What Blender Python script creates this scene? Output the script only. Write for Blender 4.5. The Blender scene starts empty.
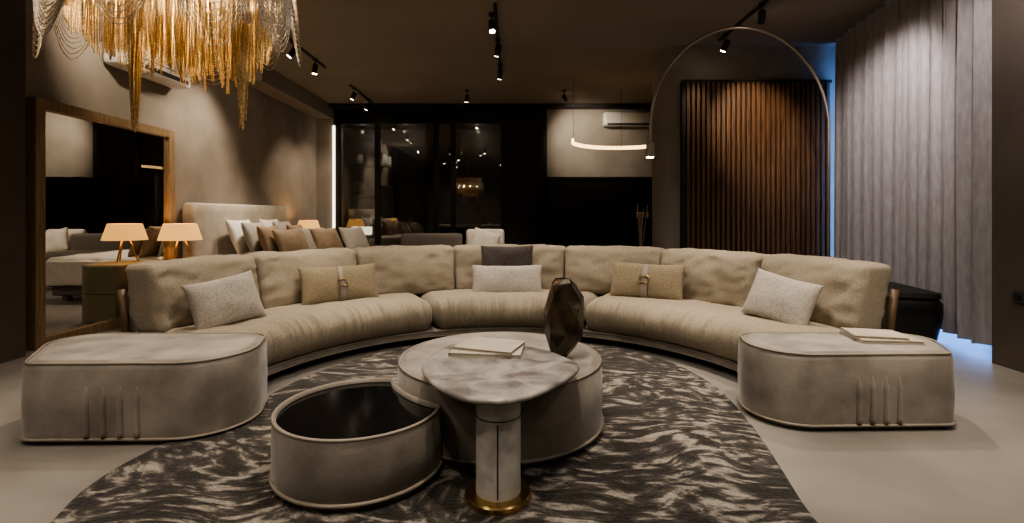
import bpy, math, random
from mathutils import Vector, noise, Matrix
random.seed(4)
PI=math.pi
sc=bpy.context.scene
# ------------------------------------------------------------ materials
def mat(name,col=(.5,.5,.5),rough=.6,metal=0,emis=None,estr=0,col2=None,nscale=5,ndet=4,stretch=(1,1,1),
        bump=0,bscale=None,sheen=0,spec=.5,lo=.35,hi=.65,bstretch=None,coat=0,dist=0):
    m=bpy.data.materials.new(name); m.use_nodes=True
    nt=m.node_tree; b=nt.nodes['Principled BSDF']
    b.inputs['Base Color'].default_value=(*col,1)
    b.inputs['Roughness'].default_value=rough
    b.inputs['Metallic'].default_value=metal
    b.inputs['Sheen Weight'].default_value=sheen
    b.inputs['Sheen Roughness'].default_value=.4
    b.inputs['Specular IOR Level'].default_value=spec
    b.inputs['Coat Weight'].default_value=coat
    if emis:
        b.inputs['Emission Color'].default_value=(*emis,1); b.inputs['Emission Strength'].default_value=estr
    tc=nt.nodes.new('ShaderNodeTexCoord')
    def nz(scale,st,det,di=0):
        mp=nt.nodes.new('ShaderNodeMapping'); mp.inputs['Scale'].default_value=st
        nt.links.new(tc.outputs['Object'],mp.inputs[0])
        n=nt.nodes.new('ShaderNodeTexNoise'); n.inputs['Scale'].default_value=scale; n.inputs['Detail'].default_value=det; n.inputs['Distortion'].default_value=di
        nt.links.new(mp.outputs[0],n.inputs['Vector']); return n
    if col2:
        n=nz(nscale,stretch,ndet,dist)
        r=nt.nodes.new('ShaderNodeValToRGB')
        r.color_ramp.elements[0].position=lo; r.color_ramp.elements[0].color=(*col,1)
        r.color_ramp.elements[1].position=hi; r.color_ramp.elements[1].color=(*col2,1)
        nt.links.new(n.outputs['Fac'],r.inputs[0]); nt.links.new(r.outputs[0],b.inputs['Base Color'])
    if bump:
        n=nz(bscale or nscale,bstretch or stretch,3)
        bp=nt.nodes.new('ShaderNodeBump'); bp.inputs['Strength'].default_value=bump; bp.inputs['Distance'].default_value=.01
        nt.links.new(n.outputs['Fac'],bp.inputs['Height']); nt.links.new(bp.outputs[0],b.inputs['Normal'])
    return m
M={}
M['floor']=mat('microcement',(.20,.184,.166),.36,col2=(.30,.28,.256),nscale=1.3,ndet=8,bump=.06,bscale=6,lo=.3,hi=.7)
M['wall']=mat('taupe_plaster',(.22,.187,.152),.85,col2=(.28,.24,.198),nscale=2,ndet=6,bump=.1,bscale=14)
M['walldk']=mat('brown_plaster',(.075,.058,.046),.85,col2=(.095,.075,.06),nscale=2,bump=.1)
M['wallgr']=mat('grey_plaster',(.26,.235,.205),.85,col2=(.32,.29,.255),nscale=2,bump=.1)
M['ceil']=mat('ceiling_paint',(.25,.215,.18),.85,col2=(.28,.24,.20),nscale=1,bump=.03)
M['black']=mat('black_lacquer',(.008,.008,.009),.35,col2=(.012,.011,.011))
M['blackm']=mat('black_matt',(.012,.011,.010),.6,col2=(.02,.018,.016))
M['gloss']=mat('black_gloss_glass',(.004,.004,.005),.12,col2=(.006,.006,.007))
M['fab']=mat('woven_beige_tweed',(.215,.183,.138),.95,col2=(.41,.36,.285),nscale=120,ndet=3,bump=.3,bscale=140,sheen=.15,lo=.22,hi=.78,spec=.15)
M['fab2']=mat('woven_khaki',(.17,.14,.095),.95,col2=(.36,.30,.212),nscale=120,ndet=3,bump=.5,bscale=150,sheen=.15,lo=.3,hi=.7,spec=.15)
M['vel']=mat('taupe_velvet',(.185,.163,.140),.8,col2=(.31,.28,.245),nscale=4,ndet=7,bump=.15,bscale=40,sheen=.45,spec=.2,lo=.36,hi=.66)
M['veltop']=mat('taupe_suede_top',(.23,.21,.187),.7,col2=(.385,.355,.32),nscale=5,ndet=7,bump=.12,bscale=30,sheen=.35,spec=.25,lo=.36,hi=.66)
M['pipe']=mat('piping_leather',(.24,.208,.168),.6,col2=(.30,.262,.215))
M['lite']=mat('light_linen',(.36,.33,.295),.9,col2=(.48,.445,.40),nscale=60,bump=.3,bscale=90,sheen=.2,spec=.15)
M['dkp']=mat('dark_plum_cushion_cloth',(.055,.045,.045),.9,col2=(.085,.07,.068),nscale=60,bump=.3)
M['white']=mat('white_linen',(.68,.64,.58),.9,col2=(.76,.72,.66),nscale=10,bump=.3,bscale=8)
M['brn']=mat('brown_satin',(.30,.22,.145),.7,col2=(.38,.28,.19),nscale=8,bump=.2)
M['wood']=mat('oak_frame',(.19,.125,.066),.45,col2=(.30,.205,.115),nscale=6,stretch=(8,8,.7),ndet=6,bump=.1)
M['postw']=mat('smoked_oak',(.10,.062,.035),.5,col2=(.16,.10,.06),nscale=6,stretch=(8,8,.7),ndet=6,bump=.1)
M['slat']=mat('walnut_slats',(.065,.034,.018),.5,col2=(.18,.095,.048),nscale=5,stretch=(14,5,.5),ndet=6,bump=.1)
M['brass']=mat('brushed_brass',(.50,.35,.15),.28,1,col2=(.58,.41,.19),nscale=30)
M['gold']=mat('gold_chain',(.82,.62,.34),.3,1,col2=(.42,.30,.14),nscale=90,bump=.5,bscale=250)
M['silver']=mat('champagne_chain',(.72,.67,.58),.3,1,col2=(.32,.28,.23),nscale=90,bump=.5,bscale=250)
M['steel']=mat('dark_bronze_metal',(.10,.085,.07),.3,1,col2=(.14,.12,.1))
M['nickel']=mat('satin_nickel_tube',(.50,.46,.40),.36,1,col2=(.56,.5,.43))
M['mirror']=mat('mirror_silver',(.82,.8,.76),.01,1,col2=(.83,.81,.77))
M['stone']=mat('grey_marbled_top',(.14,.13,.12),.32,col2=(.38,.36,.335),nscale=6,ndet=9,bump=.05,lo=.38,hi=.62,dist=.8)
M['conc']=mat('column_plaster',(.42,.40,.37),.7,col2=(.60,.58,.545),nscale=9,ndet=7,bump=.25,bscale=30,lo=.35,hi=.6)
M['vase']=mat('bronze_glaze',(.018,.013,.009),.22,.3,col2=(.07,.05,.03),nscale=9,ndet=6,bump=.3,bscale=18,coat=.3)
M['book']=mat('cream_book_cover',(.42,.375,.31),.6,col2=(.50,.45,.385),nscale=6)
M['page']=mat('paper_pages',(.58,.54,.46),.8,col2=(.48,.44,.36),nscale=60,stretch=(1,1,20))
M['plast']=mat('white_plastic',(.62,.60,.57),.4,col2=(.65,.63,.60))
M['dark']=mat('vent_dark',(.03,.03,.03),.6,col2=(.035,.035,.035))
M['shade']=mat('lit_lampshade',(.5,.3,.12),.8,emis=(1,.50,.14),estr=.9,col2=(.55,.34,.15),nscale=20)
M['led']=mat('warm_led',(.3,.25,.2),.5,emis=(1,.62,.27),estr=3.2)
M['ledw']=mat('white_led_strip',(.3,.28,.25),.5,emis=(1,.85,.66),estr=3.5)
M['spot']=mat('spot_lens',(1,.9,.8),.5,emis=(1,.82,.58),estr=25)
M['blue']=mat('daylight_window_glass',(.2,.4,.8),.2,emis=(.16,.40,1),estr=5)
M['olive']=mat('olive_lacquer',(.24,.22,.13),.4,col2=(.28,.25,.15),nscale=4)
M['grey']=mat('grey_upholstery',(.15,.135,.12),.9,col2=(.2,.18,.16),nscale=60,bump=.3)
M['curt']=mat('curtain_linen',(.31,.288,.295),.95,col2=(.40,.375,.38),nscale=30,stretch=(1,1,.25),ndet=4,bump=.1,sheen=.2,spec=.1,lo=.3,hi=.7)
def glass_mat():
    m=bpy.data.materials.new('smoked_glass'); m.use_nodes=True; nt=m.node_tree; nt.nodes.clear()
    o=nt.nodes.new('ShaderNodeOutputMaterial'); t=nt.nodes.new('ShaderNodeBsdfTransparent'); t.inputs[0].default_value=(.6,.6,.6,1)
    g=nt.nodes.new('ShaderNodeBsdfGlossy'); g.inputs['Roughness'].default_value=.02; g.inputs[0].default_value=(.9,.9,.9,1)
    f=nt.nodes.new('ShaderNodeFresnel'); f.inputs[0].default_value=2.6
    x=nt.nodes.new('ShaderNodeMixShader'); nt.links.new(f.outputs[0],x.inputs[0]); nt.links.new(t.outputs[0],x.inputs[1]); nt.links.new(g.outputs[0],x.inputs[2])
    nt.links.new(x.outputs[0],o.inputs[0]); return m
M['glass']=glass_mat()
def rug_mat():
    m=bpy.data.materials.new('abstract_rug_pile'); m.use_nodes=True; nt=m.node_tree; b=nt.nodes['Principled BSDF']
    L=nt.links.new
    tc=nt.nodes.new('ShaderNodeTexCoord')
    n0=nt.nodes.new('ShaderNodeTexNoise'); n0.inputs['Scale'].default_value=.9; n0.inputs['Detail'].default_value=2; L(tc.outputs['Object'],n0.inputs['Vector'])
    add=nt.nodes.new('ShaderNodeVectorMath'); add.operation='MULTIPLY_ADD'; add.inputs[1].default_value=(1.0,1.0,0)
    L(n0.outputs['Color'],add.inputs[0]); L(tc.outputs['Object'],add.inputs[2])
    mp=nt.nodes.new('ShaderNodeMapping'); mp.inputs['Rotation'].default_value=(0,0,math.radians(-20)); mp.inputs['Scale'].default_value=(6.5,17,1)
    mp.inputs['Location'].default_value=(3.3,1.7,0)
    L(add.outputs[0],mp.inputs[0])
    n1=nt.nodes.new('ShaderNodeTexNoise'); n1.inputs['Scale'].default_value=1.0; n1.inputs['Detail'].default_value=5; n1.inputs['Roughness'].default_value=.6; n1.inputs['Distortion'].default_value=.35
    L(mp.outputs[0],n1.inputs['Vector'])
    n3=nt.nodes.new('ShaderNodeTexNoise'); n3.inputs['Scale'].default_value=1.5; n3.inputs['Detail'].default_value=3; L(tc.outputs['Object'],n3.inputs['Vector'])
    ma=nt.nodes.new('ShaderNodeMath'); ma.operation='MULTIPLY_ADD'; ma.inputs[1].default_value=.35; L(n3.outputs['Fac'],ma.inputs[0]); L(n1.outputs['Fac'],ma.inputs[2])
    r=nt.nodes.new('ShaderNodeValToRGB'); e=r.color_ramp.elements
    e[0].position=.60; e[0].color=(.024,.021,.019,1); e[1].position=.84; e[1].color=(.31,.285,.25,1)
    k=e.new(.685); k.color=(.050,.044,.039,1); k=e.new(.72); k.color=(.095,.084,.074,1); k=e.new(.76); k.color=(.215,.195,.172,1)
    L(ma.outputs[0],r.inputs[0])
    n2=nt.nodes.new('ShaderNodeTexNoise'); n2.inputs['Scale'].default_value=70; L(tc.outputs['Object'],n2.inputs['Vector'])
    mx=nt.nodes.new('ShaderNodeMix'); mx.data_type='RGBA'; mx.blend_type='OVERLAY'; mx.inputs[0].default_value=.6
    L(r.outputs[0],mx.inputs[6]); L(n2.outputs['Fac'],mx.inputs[7])
    L(mx.outputs[2],b.inputs['Base Color'])
    bp=nt.nodes.new('ShaderNodeBump'); bp.inputs['Strength'].default_value=.7; bp.inputs['Distance'].default_value=.012; L(n2.outputs['Fac'],bp.inputs['Height'])
    bp2=nt.nodes.new('ShaderNodeBump'); bp2.inputs['Strength'].default_value=.5; bp2.inputs['Distance'].default_value=.02; L(n1.outputs['Fac'],bp2.inputs['Height']); L(bp.outputs[0],bp2.inputs['Normal'])
    L(bp2.outputs[0],b.inputs['Normal']); b.inputs['Roughness'].default_value=.9; b.inputs['Sheen Weight'].default_value=.15; b.inputs['Specular IOR Level'].default_value=.15
    return m
M['rug']=rug_mat()
# ------------------------------------------------------------ mesh helpers
def mk(name,vs,fs,m,smooth=False,sharp=None):
    me=bpy.data.meshes.new(name); me.from_pydata([tuple(v) for v in vs],[],fs); me.update()
    import bmesh
    bm=bmesh.new(); bm.from_mesh(me); bmesh.ops.recalc_face_normals(bm,faces=bm.faces); bm.to_mesh(me); bm.free()
    o=bpy.data.objects.new(name,me); sc.collection.objects.link(o); me.materials.append(M[m] if isinstance(m,str) else m)
    if smooth:
        for p in me.polygons: p.use_smooth=True
        if sharp: 
            try: me.set_sharp_from_angle(angle=math.radians(sharp))
            except Exception: pass
    return o
def center(o):
    bb=[Vector(c) for c in o.bound_box]; lo=Vector((min(v.x for v in bb),min(v.y for v in bb),min(v.z for v in bb))); hi=Vector((max(v.x for v in bb),max(v.y for v in bb),max(v.z for v in bb)))
    return lo,hi
def grp(name,parts,loc=None):
    e=bpy.data.objects.new(name,None); sc.collection.objects.link(e)
    if loc is None:
        lo,hi=center(parts[0]); c=(lo+hi)/2; loc=parts[0].matrix_basis@c; loc=Vector((loc.x,loc.y,0))
    e.location=loc; e.empty_display_size=.1
    inv=Matrix.Translation(-Vector(loc))
    for p in parts:
        p.parent=e; p.matrix_parent_inverse=inv
    return e
def box(name,x0,x1,y0,y1,z0,z1,m,bev=0):
    vs=[(x,y,z) for x in(x0,x1) for y in(y0,y1) for z in(z0,z1)]
    fs=[(0,1,3,2),(4,6,7,5),(0,4,5,1),(2,3,7,6),(0,2,6,4),(1,5,7,3)]
    o=mk(name,vs,fs,m)
    if bev:
        b=o.modifiers.new('b','BEVEL'); b.width=bev; b.segments=3
        for p in o.data.polygons: p.use_smooth=True
        o.data.set_sharp_from_angle(angle=math.radians(50)) if hasattr(o.data,'set_sharp_from_angle') else None
    return o
def rot(o,ang,axis='Z',about=None):
    if about is None:
        lo,hi=center(o); about=(lo+hi)/2
    R=Matrix.Translation(about)@Matrix.Rotation(ang,4,axis)@Matrix.Translation(-Vector(about))
    o.data.transform(R); return o
def prism(name,poly,prof,m,smooth=True,sharp=35,captop=True,capbot=True):
    n=len(poly); P=[Vector(p) for p in poly]; nor=[]
    for i in range(n):
        t=(P[(i+1)%n]-P[i-1]); t.normalize(); nor.append(Vector((-t.y,t.x)))
    vs=[];fs=[]
    for (d,z) in prof:
        for i in range(n):
            q=P[i]+nor[i]*d; vs.append((q.x,q.y,z))
    for k in range(len(prof)-1):
        for i in range(n):
            j=(i+1)%n; fs.append((k*n+i,k*n+j,(k+1)*n+j,(k+1)*n+i))
    if capbot: fs.append(tuple(range(n))[::-1])
    if captop: fs.append(tuple((len(prof)-1)*n+i for i in range(n)))
    return mk(name,vs,fs,m,smooth,sharp)
def circ(cx,cy,r,n=72,ry=None): 
    ry=ry or r
    return [(cx+r*math.cos(2*PI*i/n),cy+ry*math.sin(2*PI*i/n)) for i in range(n)]
def roundpoly(c,rad,n=10):
    out=[]; N=len(c)
    for i in range(N):
        p=Vector(c[i]); a=(Vector(c[i-1])-p).normalized(); b=(Vector(c[(i+1)%N])-p).normalized()
        th=math.acos(max(-1,min(1,a.dot(b)))); r=rad[i]; t=r/math.tan(th/2)
        cc=p+(a+b).normalized()*(r/math.sin(th/2))
        s=p+a*t; e=p+b*t
        a0=math.atan2(s.y-cc.y,s.x-cc.x); a1=math.atan2(e.y-cc.y,e.x-cc.x)
        d=(a1-a0+PI)%(2*PI)-PI
        for k in range(n+1):
            q=a0+d*k/n; out.append((cc.x+r*math.cos(q),cc.y+r*math.sin(q)))
    return out
def smoothblob(pts,n=8):
    out=[];N=len(pts)
    for i in range(N):
        p0,p1,p2,p3=[Vector(pts[(i+k-1)%N]) for k in range(4)]
        for s in range(n):
            t=s/n
            q=.5*((2*p1)+(p2-p0)*t+(2*p0-5*p1+4*p2-p3)*t*t+(3*p1-p0-3*p2+p3)*t**3)
            out.append((q.x,q.y))
    return out
def tube(name,pts,r,m,closed=False,seg=8):
    P=[Vector(p) for p in pts]; n=len(P); vs=[];fs=[]
    up=Vector((0,0,1)); prev=None
    for i in range(n):
        if closed: t=P[(i+1)%n]-P[i-1]
        else: t=P[min(i+1,n-1)]-P[max(i-1,0)]
        t.normalize()
        if prev is None:
            a=t.cross(up); 
            if a.length<.05: a=t.cross(Vector((1,0,0)))
        else: a=prev-t*prev.dot(t)
        a.normalize(); prev=a; b=t.cross(a)
        rr=r[i] if isinstance(r,(list,tuple)) else r
        for k in range(seg):
            q=2*PI*k/seg; vs.append(P[i]+(a*math.cos(q)+b*math.sin(q))*rr)
    for i in range(n if closed else n-1):
        j=(i+1)%n
        for k in range(seg):
            l=(k+1)%seg; fs.append((i*seg+k,i*seg+l,j*seg+l,j*seg+k))
    if not closed: fs.append(tuple(range(seg))); fs.append(tuple((n-1)*seg+k for k in range(seg)))
    return mk(name,vs,fs,m,True)
def loopz(poly,inset,z):
    n=len(poly);P=[Vector(p) for p in poly];out=[]
    for i in range(n):
        t=(P[(i+1)%n]-P[i-1]);t.normalize(); q=P[i]+Vector((-t.y,t.x))*inset; out.append((q.x,q.y,z))
    return out
def boxgrid(nu,nv,nw):
    idx={};vs=[];fs=[]
    def V(i,j,k):
        if (i,j,k) not in idx: idx[(i,j,k)]=len(vs); vs.append((2*i/nu-1,2*j/nv-1,2*k/nw-1))
        return idx[(i,j,k)]
    for i in range(nu):
        for j in range(nv):
            for k in(0,nw): fs.append((V(i,j,k),V(i+1,j,k),V(i+1,j+1,k),V(i,j+1,k)))
        for k in range(nw):
            for j in(0,nv): fs.append((V(i,j,k),V(i+1,j,k),V(i+1,j,k+1),V(i,j,k+1)))
    for j in range(nv):
        for k in range(nw):
            for i in(0,nu): fs.append((V(i,j,k),V(i,j+1,k),V(i,j+1,k+1),V(i,j,k+1)))
    return vs,fs
def rounded(half,r,nu=20,nv=12,nw=12,fn=None,puff=(0,0,0)):
    vs,fs=boxgrid(nu,nv,nw); out=[]
    H=Vector(half)
    for c in vs:
        s=[math.sin(PI/2*x) for x in c]
        p=Vector([s[i]*H[i] for i in range(3)])
        inn=Vector([max(-(H[i]-r),min(H[i]-r,p[i])) for i in range(3)])
        d=p-inn
        if d.length>1e-9: p=inn+d.normalized()*r
        u,v,w=[p[i]/H[i] for i in range(3)]
        p.x+=puff[0]*u*(1-v*v)*(1-w*w); p.y+=puff[1]*v*(1-u*u)*(1-w*w); p.z+=puff[2]*w*(1-u*u)*(1-v*v)
        out.append(fn(p) if fn else p)
    return out,fs
def rcushion(name,loc,half,r,m,rz=0,rx=0,puff=(0,0,0),wr=.004,ry=0):
    R=Matrix.Translation(loc)@Matrix.Rotation(rz,4,'Z')@Matrix.Rotation(ry,4,'Y')@Matrix.Rotation(rx,4,'X')
    def fn(p):
        q=R@p; return q+Vector(noise.noise_vector(q*6))*wr
    vs,fs=rounded(half,r,16,10,10,fn,puff); return mk(name,vs,fs,m,True)
def pillow(name,loc,w,h,t,m,rz=0,tilt=0,roll=0,n=26):
    R=Matrix.Translation(loc)@Matrix.Rotation(rz,4,'Z')@Matrix.Rotation(-tilt,4,'X')@Matrix.Rotation(roll,4,'Y')
    vs=[];fs=[];idx={}
    for side in(-1,1):
        for i in range(n+1):
            for j in range(n+1):
                edge=i in(0,n) or j in(0,n)
                if edge and side==1: idx[(side,i,j)]=idx[(-1,i,j)]; continue
                u=math.sin(PI/2*(2*i/n-1)); v=math.sin(PI/2*(2*j/n-1))
                x=u*(1-.05*(1-v*v))*w/2; z=v*(1-.08*(1-u*u))*h/2
                y=side*t/2*(max(0,(1-u*u))*max(0,(1-v*v)))**.38
                y+= .016*noise.noise(Vector((x*7,z*7,side*3+loc[0])))*(1-u*u)
                if edge: y=0
                idx[(side,i,j)]=len(vs); vs.append(R@Vector((x,y,z)))
    for side in(-1,1):
        for i in range(n):
            for j in range(n): fs.append((idx[(side,i,j)],idx[(side,i+1,j)],idx[(side,i+1,j+1)],idx[(side,i,j+1)]))
    o=mk(name,vs,fs,m,True); return o,R
# ------------------------------------------------------------ room
CH=3.75
box('floor',-4.7,5.4,-2.3,12.4,-.1,0,'floor')
box('ceiling',-4.7,5.4,-2.3,12.4,CH,CH+.15,'ceil')
box('wall_left',-4.7,-4.5,-2.1,12.2,0,CH,'wall')
box('wall_front',-4.7,5.4,-2.3,-2.1,0,CH,'wall')
box('wall_back',-4.7,5.4,12.2,12.4,0,CH,'blackm')
box('wall_right',4.05,5.4,-2.1,4.22,0,CH,'walldk')
box('trim_1',-4.5,-4.3,-2.1,4.42,0,CH,'walldk')
pr=roundpoly([(2.19,7.4),(4.98,7.4),(4.98,7.95),(2.19,7.95)],[.34,.05,.05,.15],16)
prism('wall_partition',pr,[(0,0),(0,CH)],'wallgr')
box('wall_recess',.8,5.2,11.5,12.2,2.1,CH,'wallgr')
box('trim_2',-4.5,-4.12,11.5,12.2,0,CH,'wallgr')
box('wall_right_window_side',5.2,5.4,4.22,12.2,0,CH,'walldk')
wparts=[box('glass_pane',5.14,5.16,4.3,7.35,.02,3.3,'blue'),box('head_panel',5.1,5.18,4.3,7.35,3.3,CH,'black')]
for y in(4.26,5.3,6.35,7.36): wparts.append(box('mullion',5.1,5.18,y-.03,y+.03,0,3.7,'black'))
wparts.append(box('sill',5.1,5.18,4.3,7.35,0,.02,'black'))
grp('window_1',wparts)
parts=[box('backing',2.52,4.66,7.36,7.40,0,3.2,'blackm')]
vs=[];fs=[]
x=2.56
while x<4.62:
    b=len(vs); w=.045
    for xx in(x,x+w):
        for yy in(7.315,7.365):
            for z in(0.0,3.19): vs.append((xx,yy,z))
    fs+= [tuple(b+i for i in f) for f in [(0,1,3,2),(4,6,7,5),(0,4,5,1),(2,3,7,6),(0,2,6,4),(1,5,7,3)]]
    x+=.073
parts.append(mk('slats',vs,fs,'slat'))
parts.append(box('frame_top',2.50,4.68,7.31,7.40,3.19,3.23,'blackm'))
parts.append(box('frame_side',2.49,2.54,7.31,7.40,0,3.19,'blackm'))
grp('slatted_wood_wall_panel',parts)
box('trim_3',-4.5,-4.1,8.2,11.5,3.45,CH,'ceil')
box('trim_4',-4.1,5.2,11.2,11.5,3.68,CH,'blackm')
a=[rcushion('body',(-4.37,6.05,3.10),(.13,.58,.19),.05,'plast',wr=0),box('vent',-4.27,-4.235,5.55,6.55,2.95,3.0,'dark'),box('vent_slot',-4.26,-4.236,5.55,6.55,3.05,3.06,'dark')]
grp('air_conditioner',a,(-4.37,6.05,3.10))
a=[rcushion('body',(2.65,11.38,3.42),(.58,.12,.16),.05,'plast',wr=0),box('vent',2.15,3.15,11.255,11.29,3.28,3.32,'dark')]
grp('air_conditioner',a,(2.65,11.38,3.42))
# ------------------------------------------------------------ mirror
y0,y1,zt=4.6,6.5,2.34; fw=.10
pts=[box('post_a',-4.5,-4.38,y0,y0+fw,0,zt,'wood',.006),box('post_b',-4.5,-4.38,y1-fw,y1,0,zt,'wood',.006),
     box('rail_top',-4.5,-4.38,y0+fw,y1-fw,zt-fw,zt,'wood',.006),box('rail_bottom',-4.5,-4.38,y0+fw,y1-fw,0,fw,'wood',.006),
     box('mirror_glass',-4.46,-4.42,y0+fw,y1-fw,fw,zt-fw,'mirror')]
grp('standing_mirror',pts)
# ------------------------------------------------------------ back joinery
p=[box('header',-4.1,.78,11.5,12.2,3.35,CH,'black'),box('plinth',-4.1,.78,11.5,12.2,0,.12,'black'),
   box('solid_panel',-.15,.78,11.5,12.2,.12,3.35,'blackm')]
for x in(-4.02,-3.1,-1.75,-1.35,-.2): p.append(box('post',x-.06,x+.06,11.5,11.6,.12,3.35,'black'))
p.append(box('pane',-3.96,-.2,11.54,11.55,.12,3.35,'glass'))
p.append(box('mid_panel',-2.0,-1.4,11.6,12.1,.12,3.35,'black'))
for z in(1.0,1.7,2.4): p.append(box('shelf',-3.96,-3.1,11.65,12.18,z,z+.03,'black'))
p.append(box('counter',-3.0,-2.1,11.7,12.18,.12,.95,'grey'))
for zz in(1.93,1.25):
    o=prism('disc',circ(0,0,.13,32),[(0,0),(0,.03)],'white'); o.data.transform(Matrix.Translation((-3.6,11.75,zz))@Matrix.Rotation(PI/2,4,'X')); p.append(o)
for xx,zz,rr in((-3.8,1.03,.05),(-3.3,1.03,.07),(-3.75,1.73,.06),(-3.25,1.73,.05),(-3.6,2.43,.08),(-2.8,.95,.08),(-2.4,.95,.06)):
    p.append(prism('ornament',circ(xx,11.85,rr,20),[(.02,zz),(0,zz+.06),(.01,zz+.18),(.03,zz+.24)],'lite'))
p.append(box('lit_box',-3.8,-3.35,11.8,12.0,.78,.97,'ledw',.02))
for x in(-3.5,-2.5,-.8):
    l=bpy.data.lights.new('cabinet_light','POINT'); l.energy=14; l.color=(1,.85,.7); l.shadow_soft_size=.04
    lo=bpy.data.objects.new('cabinet_light',l); lo.location=(x,11.68,3.2); sc.collection.objects.link(lo); p.append(lo)
grp('glazed_display_cabinet',p,(-2,11.85,0))
box('led_wall_strip',-4.11,-4.07,11.46,11.5,.5,3.3,'ledw')
p=[box('carcass',.8,5.1,11.2,12.2,0,2.1,'black'),box('door_gap',1.47,1.48,11.195,11.2,.1,2.05,'dark'),box('top_panel',.78,5.1,11.15,11.2,2.05,2.1,'black'),box('niche_box',1.0,2.1,10.7,11.15,0,.75,'blackm',.01)]
grp('black_sideboard_wall_unit',p)
PX,PY=2.05,8.95
pa=[]
for i in range(51):
    q=math.radians(183-i*4); pa.append((PX+.95*math.cos(q),PY+.95*math.sin(q),2.58))
vs=[];fs=[]
for (x,y,z) in pa:
    for dz,dr in((-.033,0),(.033,0),(.033,.03),(-.033,.03)):
        d=Vector((x-PX,y-PY)).normalized(); vs.append((x+d.x*dr,y+d.y*dr,z+dz))
for i in range(50):
    for k in range(4): fs.append((i*4+k,i*4+(k+1)%4,(i+1)*4+(k+1)%4,(i+1)*4+k))
h=[mk('light_band',vs,fs,'led',True,40)]
for i in(4,25,46): h.append(tube('cable',[pa[i],(pa[i][0],pa[i][1],CH)],.003,'steel'))
grp('arc_pendant_light',h,(PX,PY,3.0))
# ------------------------------------------------------------ bed
p=[rcushion('headboard',(-4.38,8.15,.71),(.1,1.40,.71),.06,'book',wr=.002),
   box('base',-4.28,-2.2,7.2,9.1,.08,.32,'grey',.03),
   rcushion('mattress',(-3.25,8.15,.43),(1.03,.93,.13),.07,'white'),
   rcushion('duvet',(-3.0,8.15,.56),(.85,1.0,.08),.07,'white',puff=(0,0,.05),wr=.02),
   rcushion('duvet_drape',(-2.9,7.14,.42),(.72,.04,.18),.035,'white',wr=.015)]
for yy in(7.65,8.6):
    for k,(xx,mm,zz) in enumerate([(-4.1,'white',.92),(-3.85,'lite',.90),(-3.6,'brn',.86)]):
        o,_=pillow('pillow',(xx,yy-.08*k,zz),.78-.06*k,.55-.03*k,.2,mm,rz=PI/2+.1,tilt=.35); p.append(o)
for xx,yy,mm in((-3.3,7.5,'brn'),(-3.25,8.3,'lite'),(-2.95,8.0,'brn'),(-2.7,8.6,'lite')):
    o,_=pillow('throw_pillow',(xx,yy,.84),.55,.45,.18,mm,rz=PI/2-.4,tilt=.5); p.append(o)
for x,y in((-4.1,7.3),(-4.1,9),(-2.35,7.3),(-2.35,9)): p.append(box('leg',x-.04,x+.04,y-.04,y+.04,0,.08,'wood'))
grp('double_bed',p)
def nightstand(y):
    pl=roundpoly([(-4.34,y-.36),(-3.80,y-.36),(-3.80,y+.36),(-4.34,y+.36)],[.05,.22,.22,.05])
    p=[prism('body',pl,[(.02,0),(0,.02),(0,.65),(.015,.67)],'olive'),tube('drawer_gap',loopz(pl,-.001,.34),.004,'dark',True,6)]
    return grp('nightstand',p)
nightstand(6.08); nightstand(10.02)
def tlamp(x,y,z):
    n=40
    vs=[];fs=[]
    for (r,zz) in((.235,.27),(.175,.47),(.17,.47),(.23,.27)):
        for i in range(n): vs.append((x+r*math.cos(2*PI*i/n),y+r*math.sin(2*PI*i/n),z+zz))
    for k in range(3):
        for i in range(n): fs.append((k*n+i,k*n+(i+1)%n,(k+1)*n+(i+1)%n,(k+1)*n+i))
    p=[mk('shade',vs,fs,'shade',True,40)]
    for k in range(3):
        a=2*PI*k/3+.5; p.append(tube('leg',[(x+.13*math.cos(a),y+.13*math.sin(a),z+.006),(x+.02*math.cos(a),y+.02*math.sin(a),z+.36)],.009,'brass'))
    p.append(prism('hub',circ(x,y,.04,20),[(0,z+.33),(0,z+.36)],'brass'))
    l=bpy.data.lights.new('bulb','POINT'); l.energy=8; l.color=(1,.6,.28); l.shadow_soft_size=.04
    lo=bpy.data.objects.new('bulb',l); lo.location=(x,y,z+.42); sc.collection.objects.link(lo); p.append(lo)
    grp('table_lamp',p,(x,y,z))
tlamp(-4.08,6.15,.673); tlamp(-4.08,10.02,.673)
p=[box('base',-2.0,-.9,8.3,9.1,.1,.4,'grey',.03),rcushion('seat',(-1.45,8.7,.5),(.55,.4,.12),.06,'grey'),rcushion('back',(-1.45,9.05,.65),(.55,.1,.27),.06,'grey')]
for x,y in((-1.95,8.35),(-.95,8.35),(-1.95,9.05),(-.95,9.05)): p.append(box('leg',x-.03,x+.03,y-.03,y+.03,0,.1,'steel'))
grp('grey_loveseat',p)
p=[rcushion('seat',(-.5,9.0,.42),(.36,.36,.1),.06,'white'),rcushion('back',(-.5,9.33,.72),(.36,.08,.27),.07,'white',rx=-.15)]
o,_=pillow('cushion',(-.5,9.1,.76),.5,.44,.18,'white',tilt=.3,roll=.3); p.append(o)
for x,y in((-.78,8.72),(-.22,8.72),(-.78,9.3),(-.22,9.3)): p.append(box('leg',x-.02,x+.02,y-.02,y+.02,0,.34,'steel'))
grp('armchair',p)
VX,VY=1.98,7.7
p=[prism('vase_body',circ(VX,VY,.07,24),[(.02,0),(0,.05),(-.03,.25),(.0,.45),(.03,.52)],'vase')]
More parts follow.
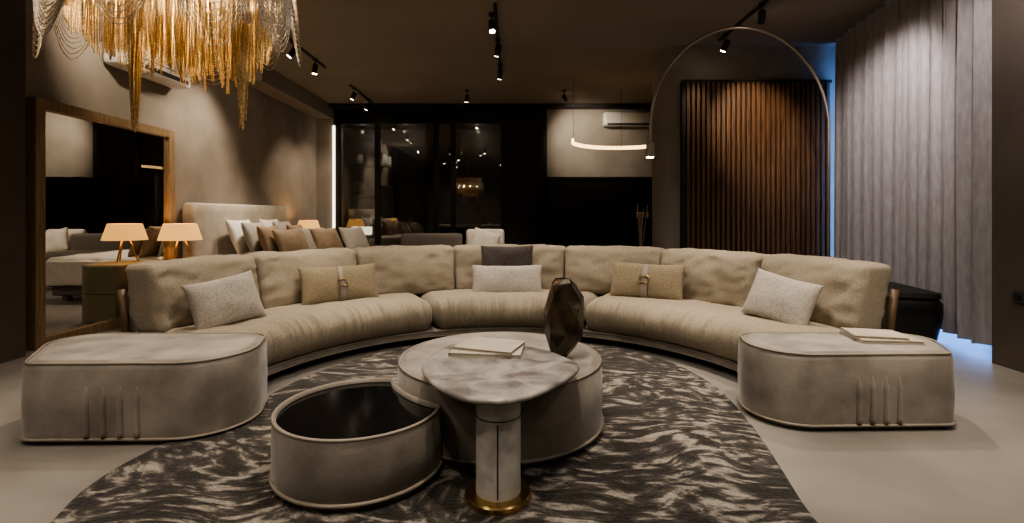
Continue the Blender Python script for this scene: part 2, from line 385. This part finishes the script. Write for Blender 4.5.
for k in range(11):
    a=random.uniform(0,6.28); s=random.uniform(.04,.12)
    p.append(tube('twig',[(VX,VY,.45),(VX+s*.4*math.cos(a),VY+s*.4*math.sin(a),.9),(VX+s*math.cos(a),VY+s*math.sin(a),1.2+random.uniform(0,.25))],.005,'brn',seg=5))
    p.append(rcushion('bud',(VX+s*math.cos(a),VY+s*math.sin(a),1.25),(.014,.014,.045),.012,'brn',wr=0))
grp('vase_with_dried_branches',p)
# ------------------------------------------------------------ curtain
n=480;hz=14
cp=[(4.45,4.20),(4.25,4.27),(4.20,4.40),(4.33,5.2),(4.48,6.2),(4.62,7.0),(4.72,7.22),(4.9,7.35)]
path=[]
for i in range(1,len(cp)-2):
    p0,p1,p2,p3=[Vector(cp[i+k-1]) for k in range(4)]
    for s in range(30):
        t=s/30; q=.5*((2*p1)+(p2-p0)*t+(2*p0-5*p1+4*p2-p3)*t*t+(3*p1-p0-3*p2+p3)*t**3); path.append((q.x,q.y))
L=len(path)
cum=[0]
for i in range(1,L): cum.append(cum[-1]+(Vector(path[i])-Vector(path[i-1])).length)
def at(s):
    for i in range(1,L):
        if cum[i]>=s:
            f=(s-cum[i-1])/(cum[i]-cum[i-1]+1e-9); a=Vector(path[i-1]);b=Vector(path[i]); return a.lerp(b,f),(b-a).normalized()
    return Vector(path[-1]),(Vector(path[-1])-Vector(path[-2])).normalized()
vs=[];fs=[]
for i in range(n+1):
    s=cum[-1]*i/n; p,t=at(s); nn=Vector((t.y,-t.x))
    for k in range(hz+1):
        z=.10+(CH-.102)*k/hz; f=k/hz
        amp=(.055+.022*math.sin(s*3+1))*(.75+.35*(1-f))
        phs=s*2*PI/.20+1.6*noise.noise(Vector((s*1.8,f*.9,0)))+.8*noise.noise(Vector((s*4,f*1.5,4)))
        q=p-nn*(amp*math.sin(phs)+.014*math.sin(2.3*phs+2))+t*.018*math.sin(2*phs)
        vs.append((q.x,q.y,z))
for i in range(n):
    for k in range(hz):
        a=i*(hz+1)+k; fs.append((a,a+hz+1,a+hz+2,a+1))
mk('curtain',vs,fs,'curt',True)
# ------------------------------------------------------------ sofa
CX,CY=-.03,3.16
def pol(r,th,z): 
    a=math.radians(th); return Vector((CX+r*math.cos(a),CY+r*math.sin(a),z))
def arcsweep(name,prof,a0,a1,m,n=72,sharp=40):
    vs=[];fs=[];k=len(prof)
    for i in range(n+1):
        th=a0+(a1-a0)*i/n
        for (r,z) in prof: vs.append(pol(r,th,z))
    for i in range(n):
        for j in range(k): fs.append((i*k+j,i*k+(j+1)%k,(i+1)*k+(j+1)%k,(i+1)*k+j))
    fs.append(tuple(range(k))); fs.append(tuple(n*k+j for j in range(k)))
    return mk(name,vs,fs,m,True,sharp)
A0,A1=10,170
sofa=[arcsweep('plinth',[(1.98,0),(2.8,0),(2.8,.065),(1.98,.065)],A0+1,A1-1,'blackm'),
      arcsweep('base',[(1.86,.06),(2.94,.06),(2.96,.08),(2.96,.11),(2.94,.13),(1.86,.13),(1.84,.11),(1.84,.08)],A0,A1,'vel')]
sofa.append(arcsweep('back_shell',[(2.86,.12),(2.95,.12),(3.00,.64),(2.99,.665),(2.95,.67),(2.93,.65)],A0+3,A1-3,'vel'))
sofa.append(tube('piping',[pol(1.838,A0+(A1-A0)*i/90,.12) for i in range(91)],.006,'pipe'))
sofa.append(tube('piping_low',[pol(1.838,A0+(A1-A0)*i/90,.072) for i in range(91)],.006,'pipe'))
sofa.append(tube('piping_back',[pol(2.97,A0+3+(A1-A0-6)*i/90,.672) for i in range(91)],.01,'pipe'))
def seat(a0,a1,name):
    rm=2.27; half=((a1-a0)/2*PI/180*rm,.47,.15); am=(a0+a1)/2
    def fn(p):
        th=am+math.degrees(p.x/rm); r=rm+p.y; z=.268+p.z
        fr=max(0,min(1,(-p.y-.12)/.3)); ff=(p.y+.47)/.94
        if p.z>0: z-= .03*ff*ff
        pk=(noise.noise(Vector((p.x*24,p.z*2,a0)))+.5*noise.noise(Vector((p.x*45,p.z*3,a0+3))))*.022*fr
        g=pk+noise.noise(Vector((p.x*3,p.y*3,a0+9)))*.018+noise.noise(Vector((p.x*8,p.y*4,a0+2)))*.014
        r-= g*.8; z+=g*.7
        return pol(r,th,z)
    vs,fs=rounded(half,.125,int((a1-a0)*6),20,14,fn,(0,.035,.015)); return mk(name,vs,fs,'fab',True)
sofa+= [seat(A0,66.7,'seat_cushion'),seat(67.2,112.8,'seat_cushion'),seat(113.3,A1,'seat_cushion')]
def backc(a0,a1):
    rm=2.68; hz0=.260; half=((a1-a0)/2*PI/180*rm-.003,.13,hz0); am=(a0+a1)/2
    def fn(p):
        hz_=p.z/hz0
        r=rm+p.y+.11*(hz_+1)/2; z=.632+p.z
        th=am+math.degrees(p.x/rm)*(1+.012*hz_)
        u=p.x/half[0]
        z-= .006*u*u*max(0,hz_)
        g=noise.noise(Vector((p.x*4,p.z*4,a0)))*.026+(abs(noise.noise(Vector((p.x*7+p.z*7,p.z*8-p.x*2,a0+5))))-.2)*.036+noise.noise(Vector((p.x*20,p.z*20,a0+5)))*.004
        r+=g; z+=g*.45*max(0,hz_)
        return pol(r,th,z)
    vs,fs=rounded(half,.055,36,12,26,fn,(0,.055,.008)); return mk('back_cushion',vs,fs,'fab',True)
bd=[A0+.5,31,53,76.3,103.7,127,149,A1-.5]
for i in range(7): sofa.append(backc(bd[i],bd[i+1]))
for a in(A0+1.6,A1-1.6):
    sofa.append(tube('end_post',[pol(2.90,a,.0),pol(2.93,a,.45),pol(2.97,a,.69)],.028,'postw'))
grp('curved_sectional_sofa',sofa,(CX,CY+2,0))
def strap(R,w,h,t,nm='strap'):
    out=[]
    vs=[];fs=[]; n=14
    for j in range(n+1):
        v=math.sin(PI/2*(2*j/n-1)); z=v*(1-.08)*h/2
        y=-(t/2*(max(0,1-v*v))**.38+.010)
        for x in(-.032,.032): vs.append(R@Vector((x,y,z)))
    for j in range(n): fs.append((2*j,2*j+1,2*j+3,2*j+2))
    o=mk(nm,vs,fs,'pipe',True); s=o.modifiers.new('s','SOLIDIFY'); s.thickness=.006; out.append(o)
    bpts=[R@Vector((x,-(t/2+.018),z)) for x,z in((-.045,-.03),(.045,-.03),(.045,.03),(-.045,.03))]
    out.append(tube('buckle',bpts,.006,'brass',True,6)); return out
def scatter(th,r,z,w,h,t,m,tilt=.4,yaw=0,roll=0,strapped=False,name='scatter_cushion'):
    c=pol(r,th,z); o,R=pillow('cover',c,w,h,t,m,rz=math.radians(th-90+yaw),tilt=tilt,roll=roll)
    ps=[o]
    if strapped: ps+=strap(R,w,h,t)
    grp(name,ps,c)
scatter(161.3,2.33,.575,.51,.40,.18,'lite',.40,yaw=-24,roll=-.16)
scatter(133.8,2.38,.575,.75,.38,.16,'fab2',.34,yaw=-8,strapped=True)
scatter(90.6,2.30,.535,.78,.35,.16,'lite',.40)
scatter(90.6,2.48,.72,.60,.38,.13,'dkp',.22)
scatter(54,2.38,.575,.75,.38,.16,'fab2',.34,yaw=5,strapped=True)
scatter(21,2.33,.575,.51,.40,.18,'lite',.40,yaw=20,roll=.20)
# ------------------------------------------------------------ ottomans
def ottoman(corners,rad,rx,h=.45):
    pl=roundpoly(corners,rad,14)
    prof=[(.03,.0),(.03,.02),(.0,.03),(-.006,.2),(0,h-.045),(.012,h-.018),(.035,h-.004),(.06,h)]
    p=[prism('body',pl,prof,'vel',True,60,captop=False)]
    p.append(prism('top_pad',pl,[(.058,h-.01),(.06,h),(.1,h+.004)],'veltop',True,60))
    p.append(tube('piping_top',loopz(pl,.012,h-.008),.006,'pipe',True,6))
    p.append(tube('piping_bottom',loopz(pl,-.004,.035),.008,'pipe',True,6))
    yf=corners[0][1]
    for x in rx:
        t=(x-corners[0][0])/(corners[1][0]-corners[0][0]); y=yf+t*(corners[1][1]-corners[0][1])-.004
        n=12
        pts=[(x,y,.05+.27*k/n) for k in range(n+1)]
        p.append(tube('pleat',pts,[.002+.013*min(1,4*(1-k/n)) for k in range(n+1)],'vel',seg=10))
    return grp('upholstered_ottoman',p)
ottoman([(-2.66,2.70),(-1.44,2.72),(-1.66,3.42),(-3.12,3.42)],[.12,.32,.16,.22],[-2.30,-2.21,-2.12,-2.03])
ottoman([(1.38,2.87),(2.58,2.90),(2.84,3.44),(1.54,3.44)],[.28,.10,.18,.16],[2.00,2.08,2.16,2.24])
# ------------------------------------------------------------ rug
rb=smoothblob([(-1.87,2.05),(-1.93,2.5),(-1.72,3.25),(-1.5,4.0),(-.95,4.7),(0,4.98),(.85,4.72),(1.28,4.3),(1.46,3.7),(1.42,3.0),(1.26,2.2),(1.1,1.6),(.4,1.1),(-.7,1.05),(-1.55,1.4)])
if sum(rb[i][0]*rb[(i+1)%len(rb)][1]-rb[(i+1)%len(rb)][0]*rb[i][1] for i in range(len(rb)))<0: rb=rb[::-1]
prism('area_rug',rb,[(0,0),(0,.012),(.01,.018)],'rug')
RZ=.018
# ------------------------------------------------------------ coffee tables
TX,TY,TR=-.07,3.0,.60
pl=circ(TX,TY,TR,96)
h=.42
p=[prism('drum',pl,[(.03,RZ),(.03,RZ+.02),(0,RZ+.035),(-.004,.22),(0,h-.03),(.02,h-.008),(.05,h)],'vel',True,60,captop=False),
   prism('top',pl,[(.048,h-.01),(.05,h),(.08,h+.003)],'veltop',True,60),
   tube('piping_top',loopz(pl,.008,h-.015),.007,'pipe',True,6),tube('piping_bottom',loopz(pl,-.004,RZ+.04),.009,'pipe',True,6)]
grp('round_coffee_table',p)
SX,SY,SR=-.74,2.45,.396; G=TR+.02
sp=circ(SX,SY,SR,200)
out=lambda q: math.hypot(q[0]-TX,q[1]-TY)>G
k0=next(i for i in range(200) if out(sp[i]) and not out(sp[i-1]))
arc=[]
i=k0
while out(sp[i%200]): arc.append(sp[i%200]); i+=1
aE=math.atan2(arc[-1][1]-TY,arc[-1][0]-TX); aS=math.atan2(arc[0][1]-TY,arc[0][0]-TX)
d=(aS-aE+PI)%(2*PI)-PI
inner=[(TX+G*math.cos(aE+d*k/40),TY+G*math.sin(aE+d*k/40)) for k in range(2,39)]
pl=arc[::3]+inner[::2]
h=.325
p=[prism('drum',pl,[(.02,RZ),(.02,RZ+.015),(0,RZ+.03),(-.003,.18),(0,h-.015),(.004,h-.004),(.010,h),(.016,h-.004),(.018,h-.02)],'vel',True,60,captop=False),
   prism('black_tray',pl,[(.017,h-.045),(.018,h-.022)],'gloss',True,60),
   tube('piping_top',loopz(pl,.004,h-.006),.007,'pipe',True,6),tube('piping_bottom',loopz(pl,-.003,RZ+.035),.009,'pipe',True,6)]
grp('nesting_tray_table',p)
tp=smoothblob([(-.36,2.24),(-.2,2.05),(-.02,2.02),(.14,2.14),(.32,2.42),(.31,2.58),(.16,2.80),(-.12,2.96),(-.36,2.88),(-.45,2.52)],10)
cx,cy=-.06,2.19
p=[prism('table_top',tp,[(.02,.475),(.004,.482),(0,.49),(.004,.50),(.014,.505)],'stone',True,60),
   prism('column',circ(cx,cy,.098,48),[(0,RZ+.03),(0,.476)],'conc'),
   prism('column_seam',circ(cx,cy,.1,48),[(0,.38),(0,.384)],'dark'),
   prism('base',circ(cx,cy,.145,64),[(0,RZ),(0,RZ+.022),(.006,RZ+.03)],'brass'),
   box('joint_line',cx-.003,cx+.003,cy-.1,cy-.097,RZ+.04,.37,'dark')]
grp('pedestal_side_table',p,(cx,cy,0))
def book(name,cx,cy,z,w,d,t,rz,m='book'):
    p=[box('pages',cx-w/2+.006,cx+w/2-.006,cy-d/2+.006,cy+d/2-.006,z+.003,z+t-.003,'page'),
       box('cover_top',cx-w/2,cx+w/2,cy-d/2,cy+d/2,z+t-.003,z+t,m),box('cover_bottom',cx-w/2,cx+w/2,cy-d/2,cy+d/2,z,z+.003,m),
       box('spine',cx-w/2,cx-w/2+.003,cy-d/2,cy+d/2,z,z+t,m)]
    for o in p: rot(o,rz,'Z',(cx,cy,z))
    return p
grp('magazine_stack',book('b',-.13,2.74,.506,.38,.27,.020,-.12)+book('b',-.12,2.75,.526,.33,.25,.016,-.35),(-.13,2.74,.506))
grp('magazine_stack',book('b',2.36,3.20,.455,.36,.26,.022,-.1)+book('b',2.33,3.22,.477,.30,.23,.016,-.25),(2.36,3.20,.455))
vs=[];fs=[];N=8
ring=[(.04,0),(.08,.05),(.118,.15),(.132,.25),(.118,.35),(.075,.43),(.045,.455)]
for k,(r,z) in enumerate(ring):
    for i in range(N):
        a=2*PI*(i+.5*(k%2))/N; rr=r*(1+random.uniform(-.14,.12)); vs.append((.27+rr*math.cos(a)*1.0+.03*math.sin(z*7),2.9+rr*math.sin(a)*.75,.424+z+random.uniform(-.012,.012)*(0<k<6)))
for k in range(len(ring)-1):
    for i in range(N):
        a=k*N+i;b=k*N+(i+1)%N;c=(k+1)*N+i;d_=(k+1)*N+(i+1)%N
        if k%2==0: fs+=[(a,b,c),(b,d_,c)]
        else: fs+=[(a,b,d_),(a,d_,c)]
fs.append(tuple(range(N)))
v=mk('faceted_vase',vs,fs,'vase'); v.data.transform(Matrix.Translation((.27,2.9,.424))@Matrix.Rotation(.06,4,'Y')@Matrix.Translation((-.27,-2.9,-.424)))
v.location.z=.003
# ------------------------------------------------------------ black bench
pl=roundpoly([(3.45,4.75),(4.00,4.55),(4.16,5.4),(3.7,5.75)],[.12,.12,.12,.12])
p=[prism('body',pl,[(.08,.0),(.05,.05),(.0,.3),(.0,.42),(.03,.46)],'black',True,40)]
p.append(prism('seat_pad',pl,[(.03,.46),(.01,.48),(.02,.52),(.06,.53)],'blackm'))
grp('black_bench',p)
p=[box('plate',4.03,4.05,3.93,4.03,.55,.64,'dark',.004),box('knob',4.015,4.03,3.96,4.0,.58,.61,'steel')]
grp('wall_control_panel',p,(4.04,3.98,.6))
# ------------------------------------------------------------ arc floor lamp
Yl=6.3
x0,x1=1.74,3.99; cxm=(x0+x1)/2; R=(x1-x0)/2
pts=[(x1,Yl,z/10*2.3+.03) for z in range(0,10)]
for i in range(41):
    a=PI*i/40; pts.append((cxm+R*math.cos(a),Yl,2.33+1.28*math.sin(a)))
pts.append((x0,Yl,2.2)); pts.append((x0,Yl,2.15))
p=[tube('arc_tube',pts,.019,'nickel',seg=12),prism('base',circ(x1,Yl,.2,48),[(0,0),(0,.03),(.01,.04)],'steel'),
   prism('head',circ(x0,Yl,.05,28),[(0,1.98),(0,2.15),(.03,2.17)],'nickel'),prism('lens',circ(x0,Yl,.044,28),[(0,1.972),(0,1.98)],'spot')]
l=bpy.data.lights.new('arc_bulb','SPOT'); l.energy=60; l.color=(1,.82,.62); l.spot_size=1.6; l.spot_blend=.8; l.shadow_soft_size=.05
lo=bpy.data.objects.new('arc_bulb',l); lo.location=(x0,Yl,1.96); sc.collection.objects.link(lo); p.append(lo)
grp('arc_floor_lamp',p,(x1,Yl,0))
# ------------------------------------------------------------ chandelier
CXc,CYc=-1.82,2.68
def strands(name,lines,r,m):
    cu=bpy.data.curves.new(name,'CURVE'); cu.dimensions='3D'; cu.bevel_depth=r; cu.bevel_resolution=1; cu.use_fill_caps=True
    for ln in lines:
        s=cu.splines.new('POLY'); s.points.add(len(ln)-1)
        for i,q in enumerate(ln): s.points[i].co=(*q,1)
    o=bpy.data.objects.new(name,cu); sc.collection.objects.link(o); cu.materials.append(M[m]); return o
def el(s,a): return (CXc+.59*s*math.cos(a),CYc+.36*s*math.sin(a))
sil=[];gol=[]
for k in range(10):
    a0=2*PI*k/10; a1=a0+2*PI/10*1.12
    for lv in range(18):
        sag=.06+.023*lv; top=2.64-.006*lv+.04*math.sin(k*2.1)
        s=1.0+.006*lv-.03*(k%2)
        ln=[]
        for i in range(15):
            t=i/14; a=a0+(a1-a0)*t; x,y=el(s+.03*math.sin(PI*t),a)
            ln.append((x,y,top-sag*(1-(2*t-1)**2)+random.uniform(-.003,.003)))
        sil.append(ln)
for ringi,(s,cnt,zt_,zb,am,dst) in enumerate([(.97,170,2.75,2.32,.05,sil),(.86,170,2.75,2.20,.05,gol),(.72,150,2.75,2.11,.05,gol),(.55,120,2.75,2.07,.05,gol),(.35,80,2.75,2.05,.04,gol)]):
    for i in range(cnt):
        a=2*PI*i/cnt+random.uniform(-.02,.02); x,y=el(s,a)
        b=zb+am*math.sin(a*5+ringi)+random.uniform(-.03,.03)-.09*math.cos(a)*s
        ln=[(x+random.uniform(-.004,.004),y,zt_-(zt_-b)*j/5) for j in range(6)]
        dst.append(ln)
for tx,tz in((-1.96,1.68),(-1.40,1.69)):
    for i in range(40):
        a=random.uniform(0,6.28); rr=random.uniform(0,.045)
        b=tz+random.uniform(0,.25)*(rr/.045)
        gol.append([(tx+rr*1.3*math.cos(a),2.6+rr*math.sin(a),2.6),(tx+rr*math.cos(a),2.6+rr*math.sin(a),2.2),(tx+rr*.4*math.cos(a),2.6+rr*.4*math.sin(a),b)])
for k in range(26):
    a=random.uniform(-2,2); s=random.uniform(.2,.8); x,y=el(s,a)
    b=random.uniform(1.93,2.06)
    for i in range(4): gol.append([(x+random.uniform(-.012,.012),y,2.5),(x+random.uniform(-.008,.008),y,b+random.uniform(0,.04))])
p=[strands('outer_chains',sil,.003,'silver'),strands('inner_chains',gol,.0028,'gold')]
p.append(prism('top_plate',[el(.98,2*PI*i/60) for i in range(60)],[(0,2.74),(0,2.78)],'brass'))
p.append(tube('stem',[(CXc,CYc,2.78),(CXc,CYc,CH)],.02,'brass'))
p.append(prism('canopy',circ(CXc,CYc,.12,32),[(0,CH-.04),(0,CH)],'brass'))
for dx in(-.36,-.12,.12,.36):
    l=bpy.data.lights.new('candle_bulb','POINT'); l.energy=8; l.color=(1,.78,.52); l.shadow_soft_size=.03
    lo=bpy.data.objects.new('candle_bulb',l); lo.location=(CXc+dx,CYc,2.42); sc.collection.objects.link(lo); p.append(lo)
grp('chain_chandelier',p,(CXc,CYc,2.4))
# ------------------------------------------------------------ ceiling fixtures, plus added fill spots
def spot(x,y,e,tgt=None,size=75,col=(1,.84,.66),rad=.06,blend=.8):
    p=[]
    z=CH
    t=Vector(tgt if tgt else (x,y,0)); o=Vector((x,y,z-.22)); d=(t-o).normalized()
    p.append(prism('mount',circ(x,y,.04,16),[(0,z-.03),(0,z)],'blackm'))
    p.append(tube('arm',[(x,y,z-.03),(x,y,z-.13)],.008,'blackm'))
    c=Vector((x,y,z-.15))
    p.append(tube('can',[c-d*.06,c+d*.09],.042,'blackm',seg=18))
    p.append(tube('lens',[c+d*.088,c+d*.094],.034,'spot',seg=18))
    if e>0:
        l=bpy.data.lights.new('beam','SPOT'); l.energy=e; l.color=col; l.spot_size=math.radians(size); l.spot_blend=blend; l.shadow_soft_size=rad
        lo=bpy.data.objects.new('beam',l); lo.location=c+d*.12; lo.rotation_euler=d.to_track_quat('-Z','Y').to_euler(); sc.collection.objects.link(lo); p.append(lo)
    grp('ceiling_spotlight_or_fill',p,(x,y,z))  # shared by the ceiling spots and the added fill lights
def rail(x0,y0,x1,y1):
    dx=.018
    box('track_rail',min(x0,x1)-dx,max(x0,x1)+dx,min(y0,y1)-dx,max(y0,y1)+dx,CH-.03,CH,'blackm')
rail(-3.15,7.0,-3.15,8.4); rail(-3.1,9.6,-3.1,11.0); rail(-.2,5.9,-.2,8.6); rail(2.95,5.7,2.95,7.1)
spot(-.25,6.2,240,(0,5.0,.4),60)
spot(-.2,7.1,140,(-1.2,9,.3),60)
spot(-.2,8.3,90,(-.5,10,.3),60)
spot(-.9,10,70,(-1.5,11,1)); spot(1.05,10,110,(1.8,11.6,2.8),80)
spot(-3.15,7.2,170,(-4.5,7.0,1.8),80); spot(-3.15,8.0,230,(-3.5,8.0,.7),75)
spot(-3.1,9.8,90,(-4.4,10.2,1)); spot(-3.1,10.8,70,(-4.3,11,1.5))
spot(2.95,5.9,160,(3.55,7.4,2.4),50,(1,.78,.56)); spot(2.95,6.9,30,(2.3,7.4,1.8),60)
spot(-2.3,4.6,210,(-2.4,4.2,.4),66); spot(2.3,4.6,210,(2.4,4.2,.4),66)
spot(-2.2,2.4,175,(-2.1,3.05,.4),56); spot(2.0,2.4,190,(2.0,3.1,.4),56)
spot(-1.0,4.6,160,(-1.3,5.2,.4),62); spot(1.0,4.6,160,(1.3,5.2,.4),62)
spot(0,2.0,170,(-.1,2.8,.4),60); spot(-.5,.3,70,(-.5,1.8,0),80)
spot(2.9,1.2,120,(3.0,2.2,0),72); spot(-3,1.0,85,(-2.6,1.8,0),72)
spot(-3.4,4.6,110,(-4.5,5.9,3.0),90); spot(3.2,5.0,125,(4.4,5.9,1.9),88,(1,.9,.86)); spot(3.2,3.4,85,(4.3,4.9,1.7),88,(1,.9,.86))  # last two are unseen spots added to lighten the curtain
for (x,y) in((-2.4,1.6),(0,1.0),(2.4,1.6),(-2.6,-.6),(2.6,-.6),(0,3.4),(-1.2,4.0),(1.4,4.0)):
    spot(x,y,62,(x,y,0),150,(1,.89,.77),.1,1)  # unseen wide downlights added as soft fill for the room
w=bpy.data.worlds.new('world'); sc.world=w; w.use_nodes=True; w.node_tree.nodes['Background'].inputs[0].default_value=(.3,.4,.6,1); w.node_tree.nodes['Background'].inputs[1].default_value=.2
# ------------------------------------------------------------ camera
cam=bpy.data.cameras.new('camera'); co=bpy.data.objects.new('camera',cam); sc.collection.objects.link(co)
co.location=(0,0,1.25); co.rotation_euler=(PI/2,0,0); cam.sensor_width=36; cam.lens=36*500/1024; cam.shift_y=-(261.5-215)/1024; cam.clip_start=.05
sc.camera=co
sc.view_settings.view_transform='AgX'
try: sc.view_settings.look='AgX - Medium High Contrast'
except Exception: pass
sc.view_settings.exposure=.28
